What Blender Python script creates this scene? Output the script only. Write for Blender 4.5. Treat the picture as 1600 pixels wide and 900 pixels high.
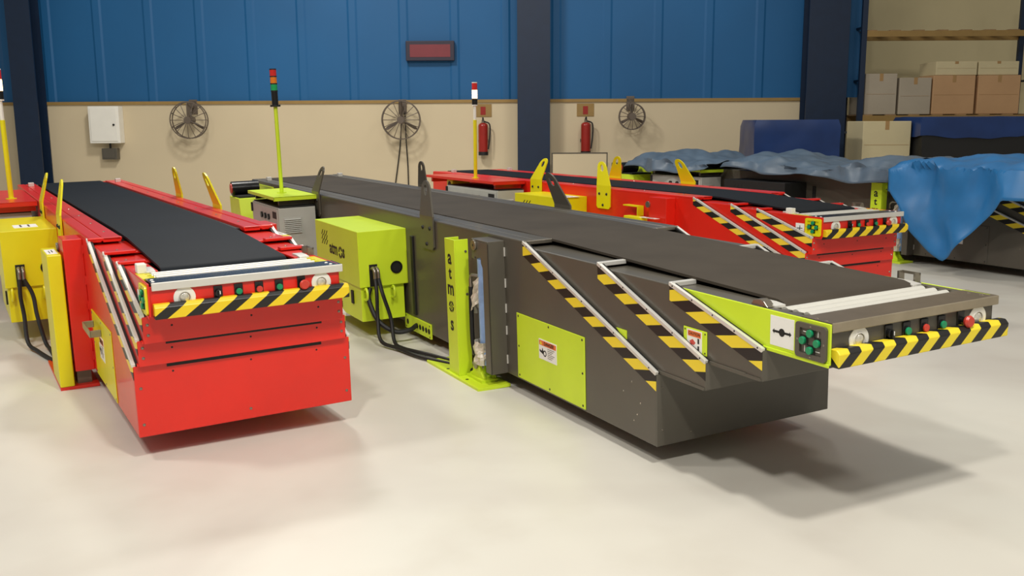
import bpy, bmesh, math, random
from mathutils import Vector, Matrix, noise
random.seed(7)
for o in list(bpy.data.objects): bpy.data.objects.remove(o, do_unlink=True)
SC = bpy.context.scene
COL = SC.collection
R = math.radians

# ------------------------------------------------------------------ camera
cam_d = bpy.data.cameras.new('camera')
cam_d.sensor_width = 36.0
cam_d.lens = 36.0 * 1493.5 / 1600.0
cam_d.clip_end = 200
cam = bpy.data.objects.new('camera', cam_d)
COL.objects.link(cam)
cam.matrix_world = (Matrix.Translation((0, 0, 1.774)) @ Matrix.Rotation(R(90 - 9.87), 4, 'X')
                    @ Matrix.Rotation(R(-0.34), 4, 'Z'))
SC.camera = cam

# ------------------------------------------------------------------ world, lamps, exposure
world = bpy.data.worlds.new('hall_light')
SC.world = world
world.use_nodes = True
bg = world.node_tree.nodes['Background']
bg.inputs[0].default_value = (1.0, 0.96, 0.88, 1)
bg.inputs[1].default_value = 0.25
SC.view_settings.view_transform = 'Standard'
SC.view_settings.look = 'None'
SC.view_settings.exposure = 0.0
SC.view_settings.gamma = 1.0
SC.view_settings.use_curve_mapping = False


def lamp(name, loc, power, size, target, col=(1, .97, .91)):
    d = bpy.data.lights.new(name, 'AREA')
    d.shape = 'DISK'
    d.size = size
    d.energy = power
    d.color = col
    o = bpy.data.objects.new(name, d)
    COL.objects.link(o)
    o.location = loc
    o.rotation_euler = (Vector(target) - Vector(loc)).to_track_quat('-Z', 'Y').to_euler()
    o['kind'] = 'structure'
    return o


lamp('high_bay_or_fill_lamp', (-1.3, -1.4, 8.0), 390, 0.7, (0.4, 4.0, 0))
lamp('high_bay_or_fill_lamp', (1.7, 1.4, 8.0), 370, 0.7, (1.7, 3.5, 0))
lamp('high_bay_or_fill_lamp', (6.8, 1.0, 8.0), 150, 1.2, (5, 4, 0))  # unseen fill light, added to brighten the floor at the right
lamp('high_bay_or_fill_lamp', (-6.5, 5.0, 8.0), 240, 1.2, (-5.5, 6, 0))
lamp('high_bay_or_fill_lamp', (-3.5, 13.0, 8.0), 470, 1.4, (-3.5, 14.5, 0))
lamp('high_bay_or_fill_lamp', (3.0, 14.0, 8.0), 130, 1.4, (3, 15, 0))


# ------------------------------------------------------------------ materials
def lin(c):
    return tuple(((v / 255) / 12.92 if v / 255 <= .04045 else ((v / 255 + .055) / 1.055) ** 2.4) for v in c)


def mat(name, rgb, rough=.5, metal=0., var=.06, scale=6., spec=.5, coat=0., bump=0., bscale=200., emit=None):
    m = bpy.data.materials.new(name)
    m.use_nodes = True
    nt = m.node_tree
    p = nt.nodes['Principled BSDF']
    c = lin(rgb)
    p.inputs['Metallic'].default_value = metal
    p.inputs['Roughness'].default_value = rough
    p.inputs['Specular IOR Level'].default_value = spec
    p.inputs['Coat Weight'].default_value = coat
    p.inputs['Coat Roughness'].default_value = .12
    tc = nt.nodes.new('ShaderNodeTexCoord')
    nz = nt.nodes.new('ShaderNodeTexNoise')
    nz.inputs['Scale'].default_value = scale
    nz.inputs['Detail'].default_value = 5
    nt.links.new(tc.outputs['Object'], nz.inputs['Vector'])
    rp = nt.nodes.new('ShaderNodeValToRGB')
    rp.color_ramp.elements[0].position = .3
    rp.color_ramp.elements[1].position = .7
    rp.color_ramp.elements[0].color = tuple(max(0, v * (1 - var)) for v in c) + (1,)
    rp.color_ramp.elements[1].color = tuple(min(1, v * (1 + var)) for v in c) + (1,)
    nt.links.new(nz.outputs['Fac'], rp.inputs['Fac'])
    nt.links.new(rp.outputs['Color'], p.inputs['Base Color'])
    if bump:
        n2 = nt.nodes.new('ShaderNodeTexNoise')
        n2.inputs['Scale'].default_value = bscale
        n2.inputs['Detail'].default_value = 3
        nt.links.new(tc.outputs['Object'], n2.inputs['Vector'])
        b = nt.nodes.new('ShaderNodeBump')
        b.inputs['Strength'].default_value = bump
        b.inputs['Distance'].default_value = .002
        nt.links.new(n2.outputs['Fac'], b.inputs['Height'])
        nt.links.new(b.outputs['Normal'], p.inputs['Normal'])
    if emit:
        p.inputs['Emission Color'].default_value = lin(emit[0]) + (1,)
        p.inputs['Emission Strength'].default_value = emit[1]
    return m


def stripes(name, vec, period, off=0., duty=.5, ca=(246, 216, 52), cb=(28, 26, 24), rough=.4):
    """yellow and black tape: bands across the direction vec (object coordinates)"""
    m = bpy.data.materials.new(name)
    m.use_nodes = True
    nt = m.node_tree
    p = nt.nodes['Principled BSDF']
    p.inputs['Roughness'].default_value = rough
    tc = nt.nodes.new('ShaderNodeTexCoord')
    d = nt.nodes.new('ShaderNodeVectorMath')
    d.operation = 'DOT_PRODUCT'
    d.inputs[1].default_value = tuple(v / period for v in vec)
    nt.links.new(tc.outputs['Object'], d.inputs[0])
    a = nt.nodes.new('ShaderNodeMath')
    a.operation = 'ADD'
    a.inputs[1].default_value = off
    nt.links.new(d.outputs['Value'], a.inputs[0])
    f = nt.nodes.new('ShaderNodeMath')
    f.operation = 'FRACT'
    nt.links.new(a.outputs[0], f.inputs[0])
    g = nt.nodes.new('ShaderNodeMath')
    g.operation = 'GREATER_THAN'
    g.inputs[1].default_value = duty
    nt.links.new(f.outputs[0], g.inputs[0])
    mx = nt.nodes.new('ShaderNodeMix')
    mx.data_type = 'RGBA'
    mx.inputs[6].default_value = lin(ca) + (1,)
    mx.inputs[7].default_value = lin(cb) + (1,)
    nt.links.new(g.outputs[0], mx.inputs[0])
    nt.links.new(mx.outputs[2], p.inputs['Base Color'])
    return m


MT = {}
MT['red'] = mat('red_paint', (222, 32, 14), .36, var=.05, scale=3, coat=.28)
MT['yellow'] = mat('yellow_paint', (228, 216, 6), .38, var=.05, scale=3, coat=.1)
MT['lime'] = mat('lime_paint', (206, 230, 44), .42, var=.05, scale=3)
MT['dark'] = mat('charcoal_paint', (86, 81, 71), .40, var=.07, scale=2.2, coat=.1, bump=.05, bscale=350)
MT['black'] = mat('black_rubber', (20, 19, 18), .6)
MT['blackgloss'] = mat('black_plastic', (18, 18, 18), .28)
MT['belt_grey'] = mat('grey_belt', (70, 63, 54), .7, var=.12, scale=2.5, spec=.2, bump=.1, bscale=500)
MT['belt_black'] = mat('black_belt', (24, 28, 33), .62, var=.12, scale=2.5, spec=.15, bump=.1, bscale=500)
MT['alu'] = mat('brushed_aluminium', (222, 219, 211), .38, .35, var=.04)
MT['steel'] = mat('bare_steel', (150, 142, 128), .32, .8, var=.08)
MT['brownsteel'] = mat('rolled_steel', (116, 104, 90), .38, .5, var=.12, scale=8)
MT['plate_dark'] = mat('steel_dark_reflection', (104, 104, 104), .22, .85, var=.1)  # polished steel with its dark reflection put into the base colour
MT['lip_brown'] = mat('brightened_steel', (156, 144, 122), .36, .4, var=.1, scale=9)  # rolled steel made lighter; the lip's lit look is in the colour
MT['chrome'] = mat('polished_steel', (205, 205, 205), .14, 1.0, var=.03)
MT['roller'] = mat('zinc_roller', (226, 223, 212), .34, .3, var=.04)
MT['white'] = mat('white_plastic', (235, 232, 222), .45, var=.02)
MT['label'] = mat('white_label', (240, 238, 232), .5, var=.01)
MT['cabgrey'] = mat('light_grey_enclosure', (176, 176, 168), .45, var=.03)
MT['green'] = mat('green_button', (22, 140, 92), .3, var=.03)
MT['redbtn'] = mat('red_button', (200, 62, 48), .35, var=.03)
MT['orange'] = mat('orange_print', (226, 110, 50), .5, var=.03)
MT['bluefilm'] = mat('pale_blue_film', (140, 172, 215), .3, var=.12, scale=20)
MT['clearfilm'] = mat('crumpled_film', (205, 196, 178), .3, var=.2, scale=30)
MT['glass'] = mat('lamp_lens', (210, 205, 190), .1, .3, var=.25, scale=60)
MT['lamp_red'] = mat('red_lens', (205, 40, 36), .22, var=.03)
MT['lamp_orange'] = mat('amber_lens', (222, 122, 30), .22, var=.03)
MT['lamp_green'] = mat('green_lens', (24, 158, 92), .22, var=.03)
MT['lamp_lit'] = mat('lit_amber_lens', (255, 210, 140), .3, emit=((255, 214, 150), 5.))
MT['slope_dark'] = stripes('hazard_tape', (-.2, 0, 1), .1175, .62)
MT['slope_red'] = stripes('hazard_tape_red', (-.16, 0, 1), .125, .30, ca=(246, 208, 60))
MT['bump_dark'] = stripes('bumper_tape', (-.9, 1, -1.0), .134, .03, ca=(238, 214, 46))
MT['bump_red'] = stripes('bumper_tape_red', (0, 1, -1.35), .172, .06, .52, ca=(240, 206, 30))


# ------------------------------------------------------------------ mesh helpers
class MB:
    def __init__(s):
        s.v = []
        s.f = []

    def add(s, vs, fs):
        n = len(s.v)
        s.v += [tuple(v) for v in vs]
        s.f += [tuple(i + n for i in f) for f in fs]
        return s

    def box(s, x0, x1, y0, y1, z0, z1):
        return s.add([(x0, y0, z0), (x1, y0, z0), (x1, y1, z0), (x0, y1, z0), (x0, y0, z1), (x1, y0, z1), (x1, y1, z1), (x0, y1, z1)],
                     [(0, 3, 2, 1), (4, 5, 6, 7), (0, 1, 5, 4), (1, 2, 6, 5), (2, 3, 7, 6), (3, 0, 4, 7)])

    def prism(s, poly, axis, a, b):
        def pt(p, t):
            return {'x': (t, p[0], p[1]), 'y': (p[0], t, p[1]), 'z': (p[0], p[1], t)}[axis]
        n = len(poly)
        vs = [pt(p, a) for p in poly] + [pt(p, b) for p in poly]
        fs = [tuple(range(n)), tuple(range(2 * n - 1, n - 1, -1))]
        fs += [(i, (i + 1) % n, n + (i + 1) % n, n + i) for i in range(n)]
        return s.add(vs, fs)

    def cyl(s, p0, p1, r0, r1=None, n=16):
        r1 = r0 if r1 is None else r1
        p0, p1 = Vector(p0), Vector(p1)
        d = (p1 - p0).normalized()
        a = d.orthogonal().normalized()
        b = d.cross(a)
        vs = []
        for p, r in ((p0, r0), (p1, r1)):
            for i in range(n):
                t = 2 * math.pi * i / n
                vs.append(p + (a * math.cos(t) + b * math.sin(t)) * r)
        fs = [tuple(range(n)), tuple(range(2 * n - 1, n - 1, -1))] + [(i, (i + 1) % n, n + (i + 1) % n, n + i) for i in range(n)]
        return s.add(vs, fs)

    def ring(s, c, d, ro, ri, h, n=28):
        c, d = Vector(c), Vector(d).normalized()
        a = d.orthogonal().normalized()
        b = d.cross(a)
        vs = []
        for (r, k) in ((ro, 0), (ro, h), (ri, h), (ri, 0)):
            for i in range(n):
                t = 2 * math.pi * i / n
                vs.append(c + d * k + (a * math.cos(t) + b * math.sin(t)) * r)
        fs = []
        for q in range(4):
            for i in range(n):
                j = (i + 1) % n
                q2 = (q + 1) % 4
                fs.append((q * n + i, q * n + j, q2 * n + j, q2 * n + i))
        return s.add(vs, fs)

    def dome(s, c, d, r, h, n=16, k=4):
        c, d = Vector(c), Vector(d).normalized()
        a = d.orthogonal().normalized()
        b = d.cross(a)
        vs, fs = [], []
        for q in range(k):
            t = math.pi / 2 * q / k
            for i in range(n):
                u = 2 * math.pi * i / n
                vs.append(c + d * h * math.sin(t) + (a * math.cos(u) + b * math.sin(u)) * r * math.cos(t))
        vs.append(c + d * h)
        for q in range(k - 1):
            for i in range(n):
                j = (i + 1) % n
                fs.append((q * n + i, q * n + j, (q + 1) * n + j, (q + 1) * n + i))
        fs += [((k - 1) * n + i, (k - 1) * n + (i + 1) % n, k * n) for i in range(n)]
        fs.append(tuple(range(n - 1, -1, -1)))
        return s.add(vs, fs)

    def tube(s, pts, r, n=8, sub=6):
        P = [Vector(p) for p in pts]
        if len(P) > 2:
            Q = []
            E2 = [P[0] * 2 - P[1]] + P + [P[-1] * 2 - P[-2]]
            for i in range(1, len(E2) - 2):
                p0, p1, p2, p3 = E2[i - 1:i + 3]
                for k in range(sub):
                    t = k / sub
                    Q.append(.5 * (2 * p1 + (p2 - p0) * t + (2 * p0 - 5 * p1 + 4 * p2 - p3) * t * t + (3 * p1 - p0 - 3 * p2 + p3) * t ** 3))
            Q.append(P[-1])
            P = Q
        d0 = (P[1] - P[0]).normalized()
        a = d0.orthogonal().normalized()
        vs, fs = [], []
        for i, p in enumerate(P):
            d = (P[min(i + 1, len(P) - 1)] - P[max(i - 1, 0)]).normalized()
            a = (a - d * a.dot(d)).normalized()
            b = d.cross(a)
            for k in range(n):
                t = 2 * math.pi * k / n
                vs.append(p + (a * math.cos(t) + b * math.sin(t)) * r)
        L = len(P)
        for i in range(L - 1):
            for k in range(n):
                j = (k + 1) % n
                fs.append((i * n + k, i * n + j, (i + 1) * n + j, (i + 1) * n + k))
        fs.append(tuple(range(n)))
        fs.append(tuple(range(L * n - 1, (L - 1) * n - 1, -1)))
        return s.add(vs, fs)

    def build(s, name, material, parent=None, bevel=0., smooth=False, seg=2, weld=False):
        me = bpy.data.meshes.new(name)
        me.from_pydata(s.v, [], s.f)
        bm = bmesh.new()
        bm.from_mesh(me)
        if weld: bmesh.ops.remove_doubles(bm, verts=bm.verts, dist=1e-5)
        bmesh.ops.recalc_face_normals(bm, faces=bm.faces)
        bm.to_mesh(me)
        bm.free()
        me.materials.append(MT[material] if isinstance(material, str) else material)
        o = bpy.data.objects.new(name, me)
        COL.objects.link(o)
        o.parent = parent
        if smooth:
            for p in me.polygons: p.use_smooth = True
            try:
                me.set_sharp_from_angle(angle=R(40))
            except Exception:
                pass
        if bevel:
            b = o.modifiers.new('bevel', 'BEVEL')
            b.width = bevel
            b.segments = seg
            b.limit_method = 'ANGLE'
            b.angle_limit = R(35)
            b.harden_normals = False
        return o


def put(mesh_obj, name, parent, off):
    """a copy sharing mesh data, moved by off"""
    c = mesh_obj.copy()
    c.name = name
    COL.objects.link(c)
    c.parent = parent
    c.location = off
    return c


def tag(o, label, cat, group=None, kind=None):
    o['label'] = label
    if cat: o['category'] = cat
    if group: o['group'] = group
    if kind: o['kind'] = kind
    return o


def empty(name, loc, rot=(0, 0, 0)):
    o = bpy.data.objects.new(name, None)
    o.empty_display_size = .1
    COL.objects.link(o)
    o.location = loc
    o.rotation_euler = rot
    return o


def lettering(name, txt, size, org, right, up, material, parent, depth=.0015, bold=0.0, align='CENTER'):
    c = bpy.data.curves.new(name, 'FONT')
    c.body = txt
    c.size = size
    c.extrude = depth
    c.offset = bold
    c.align_x = align
    c.align_y = 'CENTER'
    c.resolution_u = 3
    o = bpy.data.objects.new(name, c)
    COL.objects.link(o)
    me = bpy.data.meshes.new_from_object(o.evaluated_get(bpy.context.evaluated_depsgraph_get()))
    bpy.data.objects.remove(o, do_unlink=True)
    bpy.data.curves.remove(c)
    r, u = Vector(right), Vector(up)
    nrm = r.cross(u)
    for v in me.vertices:
        x, y, z = v.co
        v.co = Vector(org) + r * x + u * y + nrm * z
    me.materials.clear()
    me.materials.append(MT[material])
    q = bpy.data.objects.new(name, me)
    COL.objects.link(q)
    q.parent = parent
    return q


def rrect(x0, x1, z0, z1, r, n=4):
    P = []
    for cx, cz, a0 in ((x1 - r, z1 - r, 0), (x0 + r, z1 - r, 90), (x0 + r, z0 + r, 180), (x1 - r, z0 + r, 270)):
        for k in range(n + 1):
            a = R(a0 + 90 * k / n)
            P.append((cx + r * math.cos(a), cz + r * math.sin(a)))
    return P


# ------------------------------------------------------------------ the hall
def struct(o):
    o['kind'] = 'structure'
    return o


def floor_material():
    m = mat('polished_concrete', (222, 215, 196), .42, var=.03, scale=.8)
    nt = m.node_tree
    p = nt.nodes['Principled BSDF']
    tc = nt.nodes.new('ShaderNodeTexCoord')
    n1 = nt.nodes.new('ShaderNodeTexNoise')
    n1.inputs['Scale'].default_value = .55
    n1.inputs['Detail'].default_value = 3
    n1.inputs['Distortion'].default_value = .8
    nt.links.new(tc.outputs['Object'], n1.inputs['Vector'])
    r1 = nt.nodes.new('ShaderNodeValToRGB')
    e = r1.color_ramp.elements
    e[0].position = .30
    e[0].color = lin((204, 198, 187)) + (1,)
    e[1].position = .62
    e[1].color = lin((217, 213, 201)) + (1,)
    nt.links.new(n1.outputs['Fac'], r1.inputs['Fac'])
    n2 = nt.nodes.new('ShaderNodeTexNoise')
    n2.inputs['Scale'].default_value = 2.1
    n2.inputs['Detail'].default_value = 6
    nt.links.new(tc.outputs['Object'], n2.inputs['Vector'])
    r2 = nt.nodes.new('ShaderNodeValToRGB')
    r2.color_ramp.elements[0].position = .28
    r2.color_ramp.elements[0].color = (.93, .915, .90, 1)
    r2.color_ramp.elements[1].position = .5
    r2.color_ramp.elements[1].color = (1, 1, 1, 1)
    nt.links.new(n2.outputs['Fac'], r2.inputs['Fac'])
    mx = nt.nodes.new('ShaderNodeMix')
    mx.data_type = 'RGBA'
    mx.blend_type = 'MULTIPLY'
    mx.inputs[0].default_value = .7
    nt.links.new(r1.outputs['Color'], mx.inputs[6])
    nt.links.new(r2.outputs['Color'], mx.inputs[7])
    nt.links.new(mx.outputs[2], p.inputs['Base Color'])
    return m


MT['floor'] = floor_material()
MT['beige'] = mat('beige_plaster', (206, 190, 158), .75, var=.04, scale=.6)
MT['cladding'] = mat('blue_wall_sheet', (10, 88, 140), .6, var=.10, scale=.35)
MT['steelblue'] = mat('dark_blue_steel', (12, 34, 60), .5, var=.08)
MT['ochre'] = mat('ochre_trim', (150, 120, 66), .6)
MT['tan'] = mat('tan_wall', (212, 198, 156), .8, var=.08, scale=.5)

WY = 19.3
struct(MB().box(-22, 22, -9, 24, -.2, 0).build('floor', 'floor'))
struct(MB().box(-22, 6.55, WY, WY + .25, 0, 2.15).build('wall_back', 'beige'))
clad = MB()
pts = []
x = -22.0
while x < 6.5:
    pts += [(x, WY + .04), (x + .80, WY + .04), (x + .84, WY + .022), (x + .96, WY + .022)]
    x += 1.0
pts += [(6.55, WY + .04), (6.55, WY + .2), (-22, WY + .2)]
clad.prism(pts, 'z', 2.21, 8.5)
struct(clad.build('wall_upper', 'cladding'))
struct(MB().box(-22, 6.55, WY - .03, WY + .1, 2.15, 2.21).build('trim_1', 'ochre'))
struct(MB().box(6.55, 22, 22.5, 22.7, 0, 8.5).build('wall_right', 'tan'))


def column(x0, x1, label):
    m = MB()
    y0 = WY - .42
    w = x1 - x0
    for yy in (y0, y0 + .36):
        m.box(x0, x1, yy, yy + .03, 0, 8.5)
    m.box((x0 + x1) / 2 - .02, (x0 + x1) / 2 + .02, y0 + .03, y0 + .36, 0, 8.5)
    o = m.build('steel_column', 'steelblue')
    MB().box(x0 - .08, x1 + .08, y0 - .06, y0 + .41, 0, .03).build('base_plate', 'steelblue', o)
    b = MB()
    for i in (0, 1):
        for k in (0, 1):
            b.cyl((x0 - .04 + i * (w + .08), y0 - .03 + k * .4, .03), (x0 - .04 + i * (w + .08), y0 - .03 + k * .4, .07), .018, n=6)
    b.build('anchor_bolt', 'steel', o)
    return tag(o, label, 'column', 'dark blue steel columns along the back wall')


column(-9.65, -9.18, 'dark blue steel column at the left end of the back wall')
column(.13, .76, 'dark blue steel column in the middle of the back wall, beside the two extinguishers')
column(5.72, 6.5, 'dark blue steel column where the blue wall ends, before the tan wall')


# ------------------------------------------------------------------ telescopic conveyors
W = 1.2


def conveyor(P):
    m = P['paint']
    acc = P['accent']
    red = P['style'] == 'red'
    ext = P['ext']                       # front x of stage 1, stage 2, nose plate
    L = P['L']
    e = ext[2]
    tl = P['tilt']
    root = empty('telescopic_conveyor', P['loc'], (tl, 0, P['yaw']))
    tag(root, P['label'], 'conveyor', 'telescopic belt conveyors standing on the hall floor')
    gz = lambda y: -y * math.tan(tl) - P['loc'][2]        # floor height in this frame at y
    slope_tape = MT['slope_red' if red else 'slope_dark']

    # ---- base frame
    H, zb, z1, Ls = 1.02, .102, .492, 1.43
    prof = [(0, zb), (0, z1), (-Ls, H), (-L, H), (-L, zb)]
    b = MB()
    for y0, y1 in ((0, .012), (W - .012, W)):
        b.prism(prof, 'y', y0, y1)
    b.box(-L, 0, .012, W - .012, zb, zb + .012)
    b.box(-L, -L + .012, .012, W - .012, zb + .012, H)
    base = b.build('base_frame', m, root, bevel=.006)
    MB().box(-.012, .006, .001, W - .001, zb, z1).build('front_panel', m, base, bevel=.004)
    for y0, y1 in ((0.0, .085), (W - .085, W)):
        MB().box(-L, -Ls + (.05 if red else .0), y0, y1, H - .02, H + .012).build('top_flange', m, base, bevel=.011, seg=3)
    for y0, y1 in ((.09, .20), (W - .20, W - .09)):
        MB().box(-L, -Ls + (.05 if red else .0), y0, y1, H - .02, H + .010).build('inner_flange', m, base, bevel=.004)
    MB().box(-L + .02, -1.5, .20, W - .20, H - .10, H - .01).build('belt_bed', 'black', base)
    # a black slot under the front edge of the next stage
    MB().box(.002, .0075, .17, W - .17, z1 - .022, z1 - .004).build('front_slot', 'black', base)

    bolt = None

    def bolts(parent, pts, d, r=.008, material='steel', h=.005):
        nonlocal bolt
        for p in pts:
            p = Vector(p)
            MB().dome(p, d, r, h, n=8, k=2).build('bolt', material, parent)

    if red:
        bolts(base, [(.006, .03, .17), (.006, .03, .37), (.006, W - .03, .17), (.006, W - .03, .37), (.006, .6, .16)], (1, 0, 0), .009)
        bolts(base, [(.006, .2, z1 - .05), (.006, .62, z1 - .05), (.006, 1.0, z1 - .05)], (1, 0, 0), .006, 'black', .002)
        bolts(base, [(-x, .145, H + .010) for x in (1.75, 2.4, 3.1, 3.8, 4.5, 5.3, 6.2)], (0, 0, 1), .010)
        bolts(base, [(-x, W - .145, H + .010) for x in (1.75, 2.4, 3.1, 3.8, 4.5, 5.3, 6.2)], (0, 0, 1), .010)
    else:
        bolts(base, [(.006, .035, .19), (.006, .035, .42), (.006, .22, .15)], (1, 0, 0), .005)
        bolts(base, [(-.22, -.0, .40), (-.14, 0, .30), (-.30, 0, .33), (-.17, 0, .23), (-.2, 0, .19)], (0, -1, 0), .005, 'steel', .002)

    def slope_set(parent, xf, zlow, xt, zt, y, last):
        """tape, aluminium edge strip with screws and brush seal along both sloping edges; y = side plane"""
        for side in (0, 1):
            sy = -1 if side == 0 else 1
            yy = y if side == 0 else W - y
            dz = .088 if not red else .074
            tp = [(xf + .002, zlow), (xt, zt), (xt, zt - dz * .9), (xf + .002, zlow - dz)]
            MB().prism(tp, 'y', yy, yy + sy * .002).build('hazard_tape', slope_tape, parent)
            d = Vector((xt - xf, 0, zt - zlow)).normalized()
            n = Vector((-d.z, 0, d.x))
            if n.z < 0: n = -n
            a, c = Vector((xf + .002, 0, zlow - .001)), Vector((xt, 0, zt))
            q = [a - n * .004, c - n * .004, c + n * .016, a + n * .016]
            y0, y1 = sorted((yy + sy * .007, yy - sy * .013))
            st = MB().prism([(v.x, v.z) for v in q], 'y', y0, y1).build('edge_strip', 'alu', parent, bevel=.002)
            q = [a, c, c + n * .013, a + n * .013]
            y0, y1 = sorted((yy - sy * .013, yy - sy * .0265))
            MB().prism([(v.x, v.z) for v in q], 'y', y0, y1).build('brush_seal', 'black', parent)
            if side == 0:
                for k in range(5):
                    p = a.lerp(c, .04 + .23 * k) + n * .006
                    MB().dome((p.x, yy - .007, p.z), (0, -1, 0), .005, .003, n=8, k=2).build('screw', 'black' if not red else 'steel', parent)
            # cross piece over the top of the slope towards the belt
            y0, y1 = sorted((yy, yy - sy * (.205 - y)))
            if red:
                MB().box(xt - .01, xt + .05, y0, y1, zt - .004, zt + .014).build('cross_strip', m, parent, bevel=.003)
            else:
                MB().box(xt - .012, xt + .022, y0, y1, zt - .01, zt + .014).build('cross_strip', 'alu' if y else 'steel', parent, bevel=.003)

    slope_set(base, 0, z1, -Ls, H - .005, 0, False)

    # ---- two telescopic stages
    stage_def = [(ext[0], .493, .630, -.95, .985, .027), (ext[1], .622, .762, -.68, .962, .054)]
    stages = []
    for i, (xf, zlo, zhi, rel, zt, y) in enumerate(stage_def):
        xb = xf - 3.0
        prof = [(xf, zlo), (xf, zhi), (xf + rel, zt), (xb, zt), (xb, zlo)]
        s = MB()
        for y0, y1 in ((y, y + .01), (W - y - .01, W - y)):
            s.prism(prof, 'y', y0, y1)
        s.prism([(xf + rel + .0, zt), (xb, zt), (xb, zt - .015), (xf + rel + .0, zt - .015)], 'y', y + .01, W - y - .01)
        s.prism([(xf, zlo), (xb, zlo), (xb, zlo + .012), (xf, zlo + .012)], 'y', y + .01, W - y - .01)
        st = s.build('telescopic_stage', m, root, bevel=.004)
        MB().box(xf - .012, xf + .004, y + .001, W - y - .001, zlo, zhi + .004).build('front_panel', m, st, bevel=.003)
        MB().box(xf - 2.4, xf - .1, y - .008, y, zlo, zlo + .018).build('bottom_rail', m, st, bevel=.003)
        MB().box(xf - 2.4, xf - .004, y - .0075, y, zlo + .001, zlo + .014).build('bottom_lip', m, st)
        zn = (.622, .765)[i]
        MB().box(xf + .002, xf + .0055, .17, W - .17, zn - .021, zn - .001).build('front_slot', 'black', st)
        slope_set(st, xf, zhi, xf + rel, zt, y, i == 1)
        if red:
            bolts(st, [(xf + .004, y + .025, zlo + .045), (xf + .004, y + .025, zlo + .10), (xf + .004, W - y - .025, zlo + .045), (xf + .004, W - y - .025, zlo + .10)], (1, 0, 0), .009)
            bolts(st, [(xf + .004, .2, zlo + .085), (xf + .004, .62, zlo + .085), (xf + .004, 1.0, zlo + .085)], (1, 0, 0), .006, 'black', .002)
            bolts(st, [(xf + rel - .12, .12, zt), (xf + rel - .12, W - .12, zt)], (0, 0, 1), .010)
        stages.append(st)

    # ---- nose section
    ny = .081
    nx = e + .02
    nb = e - 1.9
    nose_paint = acc if not red else m
    s = MB()
    for y0, y1 in ((ny, ny + .01), (W - ny - .01, W - ny)):
        nq = nx if y0 < .5 else e - .02
        s.prism([(nq, .775), (nq, .949), (nb, .955), (nb, .775)], 'y', y0, y1)
        yo = ny - .006 if y0 < .5 else W - ny
        s.prism([(nq, .765), (nq, .782), (nb, .782), (nb, .765)], 'y', yo, yo + .006 if y0 < .5 else yo + .006)
    nose = s.build('nose_section', nose_paint, root, bevel=.003)
    MB().box(e - .9, e - .03, ny + .01, W - ny - .01, .77, .785).build('under_tray', m, nose)
    MB().box(e - .55, e - .13, ny + .012, W - ny - .012, .86, .905).build('roller_bed', 'black', nose)
    for y0, y1 in ((ny + .004, .215), (W - .215, W - ny - .004)):
        MB().box(nb, e - .40, y0, y1, .938, .9515).build('top_flange', m, nose, bevel=.003)
    fx = e - .003
    MB().box(fx - .01, fx, ny + .01, W - ny - .01, .768, .93).build('front_plate', m, nose, bevel=.002)
    # end plate with lip
    pl = 'chrome' if red else 'brownsteel'
    MB().box(e - .165, e + .003, ny + .022, W - ny + .012, .941, .949).build('end_plate', 'plate_dark' if red else 'brownsteel', nose, bevel=.001)
    MB().box(e + .003, e + .012, ny + .022, W - ny + .012, .907, .9495).build('plate_lip', 'alu' if red else 'lip_brown', nose, bevel=.004)  # brighter metal than the plate, the lip's gleam is put into colour
    bolts(nose, [(e - .10, ny + .045, .949), (e - .04, ny + .04, .949), (e - .10, W - ny - .045, .949), (e - .04, W - ny - .04, .949)], (0, 0, 1), .010, 'label' if red else 'brownsteel', .004)
    # rollers
    for k in range(3):
        x = e - .197 - .068 * k
        r = MB().cyl((x, .165, .928), (x, W - .165, .928), .026, n=20).build('roller', 'roller', nose, smooth=True)
        MB().cyl((x, .125, .928), (x, W - .125, .928), .010, n=8).build('roller_axle', 'steel', nose)
    # toothed bearing plates beside the rollers
    for y0, y1, sg in ((ny + .012, .155, 1), (W - .155, W - ny - .012, -1)):
        pts = []
        if sg > 0:
            pts = [(e - .40, y0), (e - .165, y0)]
            for k in range(3):
                xc = e - .197 - .068 * k
                pts += [(xc + .034, y1 + .006), (xc + .016, y1 + .006), (xc + .012, y1 - .022), (xc - .012, y1 - .022), (xc - .016, y1 + .006)]
            pts += [(e - .40, y1 + .006)]
        else:
            pts = [(e - .40, y1), (e - .165, y1)]
            for k in range(3):
                xc = e - .197 - .068 * k
                pts += [(xc + .034, y0 - .006), (xc + .016, y0 - .006), (xc + .012, y0 + .022), (xc - .012, y0 + .022), (xc - .016, y0 - .006)]
            pts += [(e - .40, y0 - .006)]
        MB().prism(pts, 'z', .935, .948).build('toothed_plate', 'yellow' if red else 'dark', nose)
    # belt end clips
    for y in (.165, W - .165):
        MB().prism([(e - .50, .94), (e - .36, .935), (e - .36, .957), (e - .42, .963), (e - .50, .963)], 'y', y - .03, y + .03).build('belt_guide', 'alu', nose, bevel=.002)
    # sensors
    if red:
        MB().box(e - .43, e - .36, .10, .15, .948, 1.0).build('sensor', 'white', nose, bevel=.004)
    else:
        MB().prism([(e - .485, .950), (e - .372, .950), (e - .40, .975), (e - .425, .982), (e - .465, .975)], 'y', .10, .145).build('sensor_cover', 'steel', nose, bevel=.003)
    u = MB()
    xa = e - .54 if red else e - .52
    u.box(xa, xa + .11, W - ny - .012, W - ny - .002, .985, .997)
    u.box(xa, xa + .012, W - ny - .04, W - ny - .002, .945, .997)
    u.box(xa + .098, xa + .11, W - ny - .04, W - ny - .002, .945, .997)
    u.build('sensor_bracket', 'steel', nose)
    # bumper
    bp = [(e, .764), (e + .050, .764), (e + .053, .824), (e + .036, .842), (e, .842)]
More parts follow.
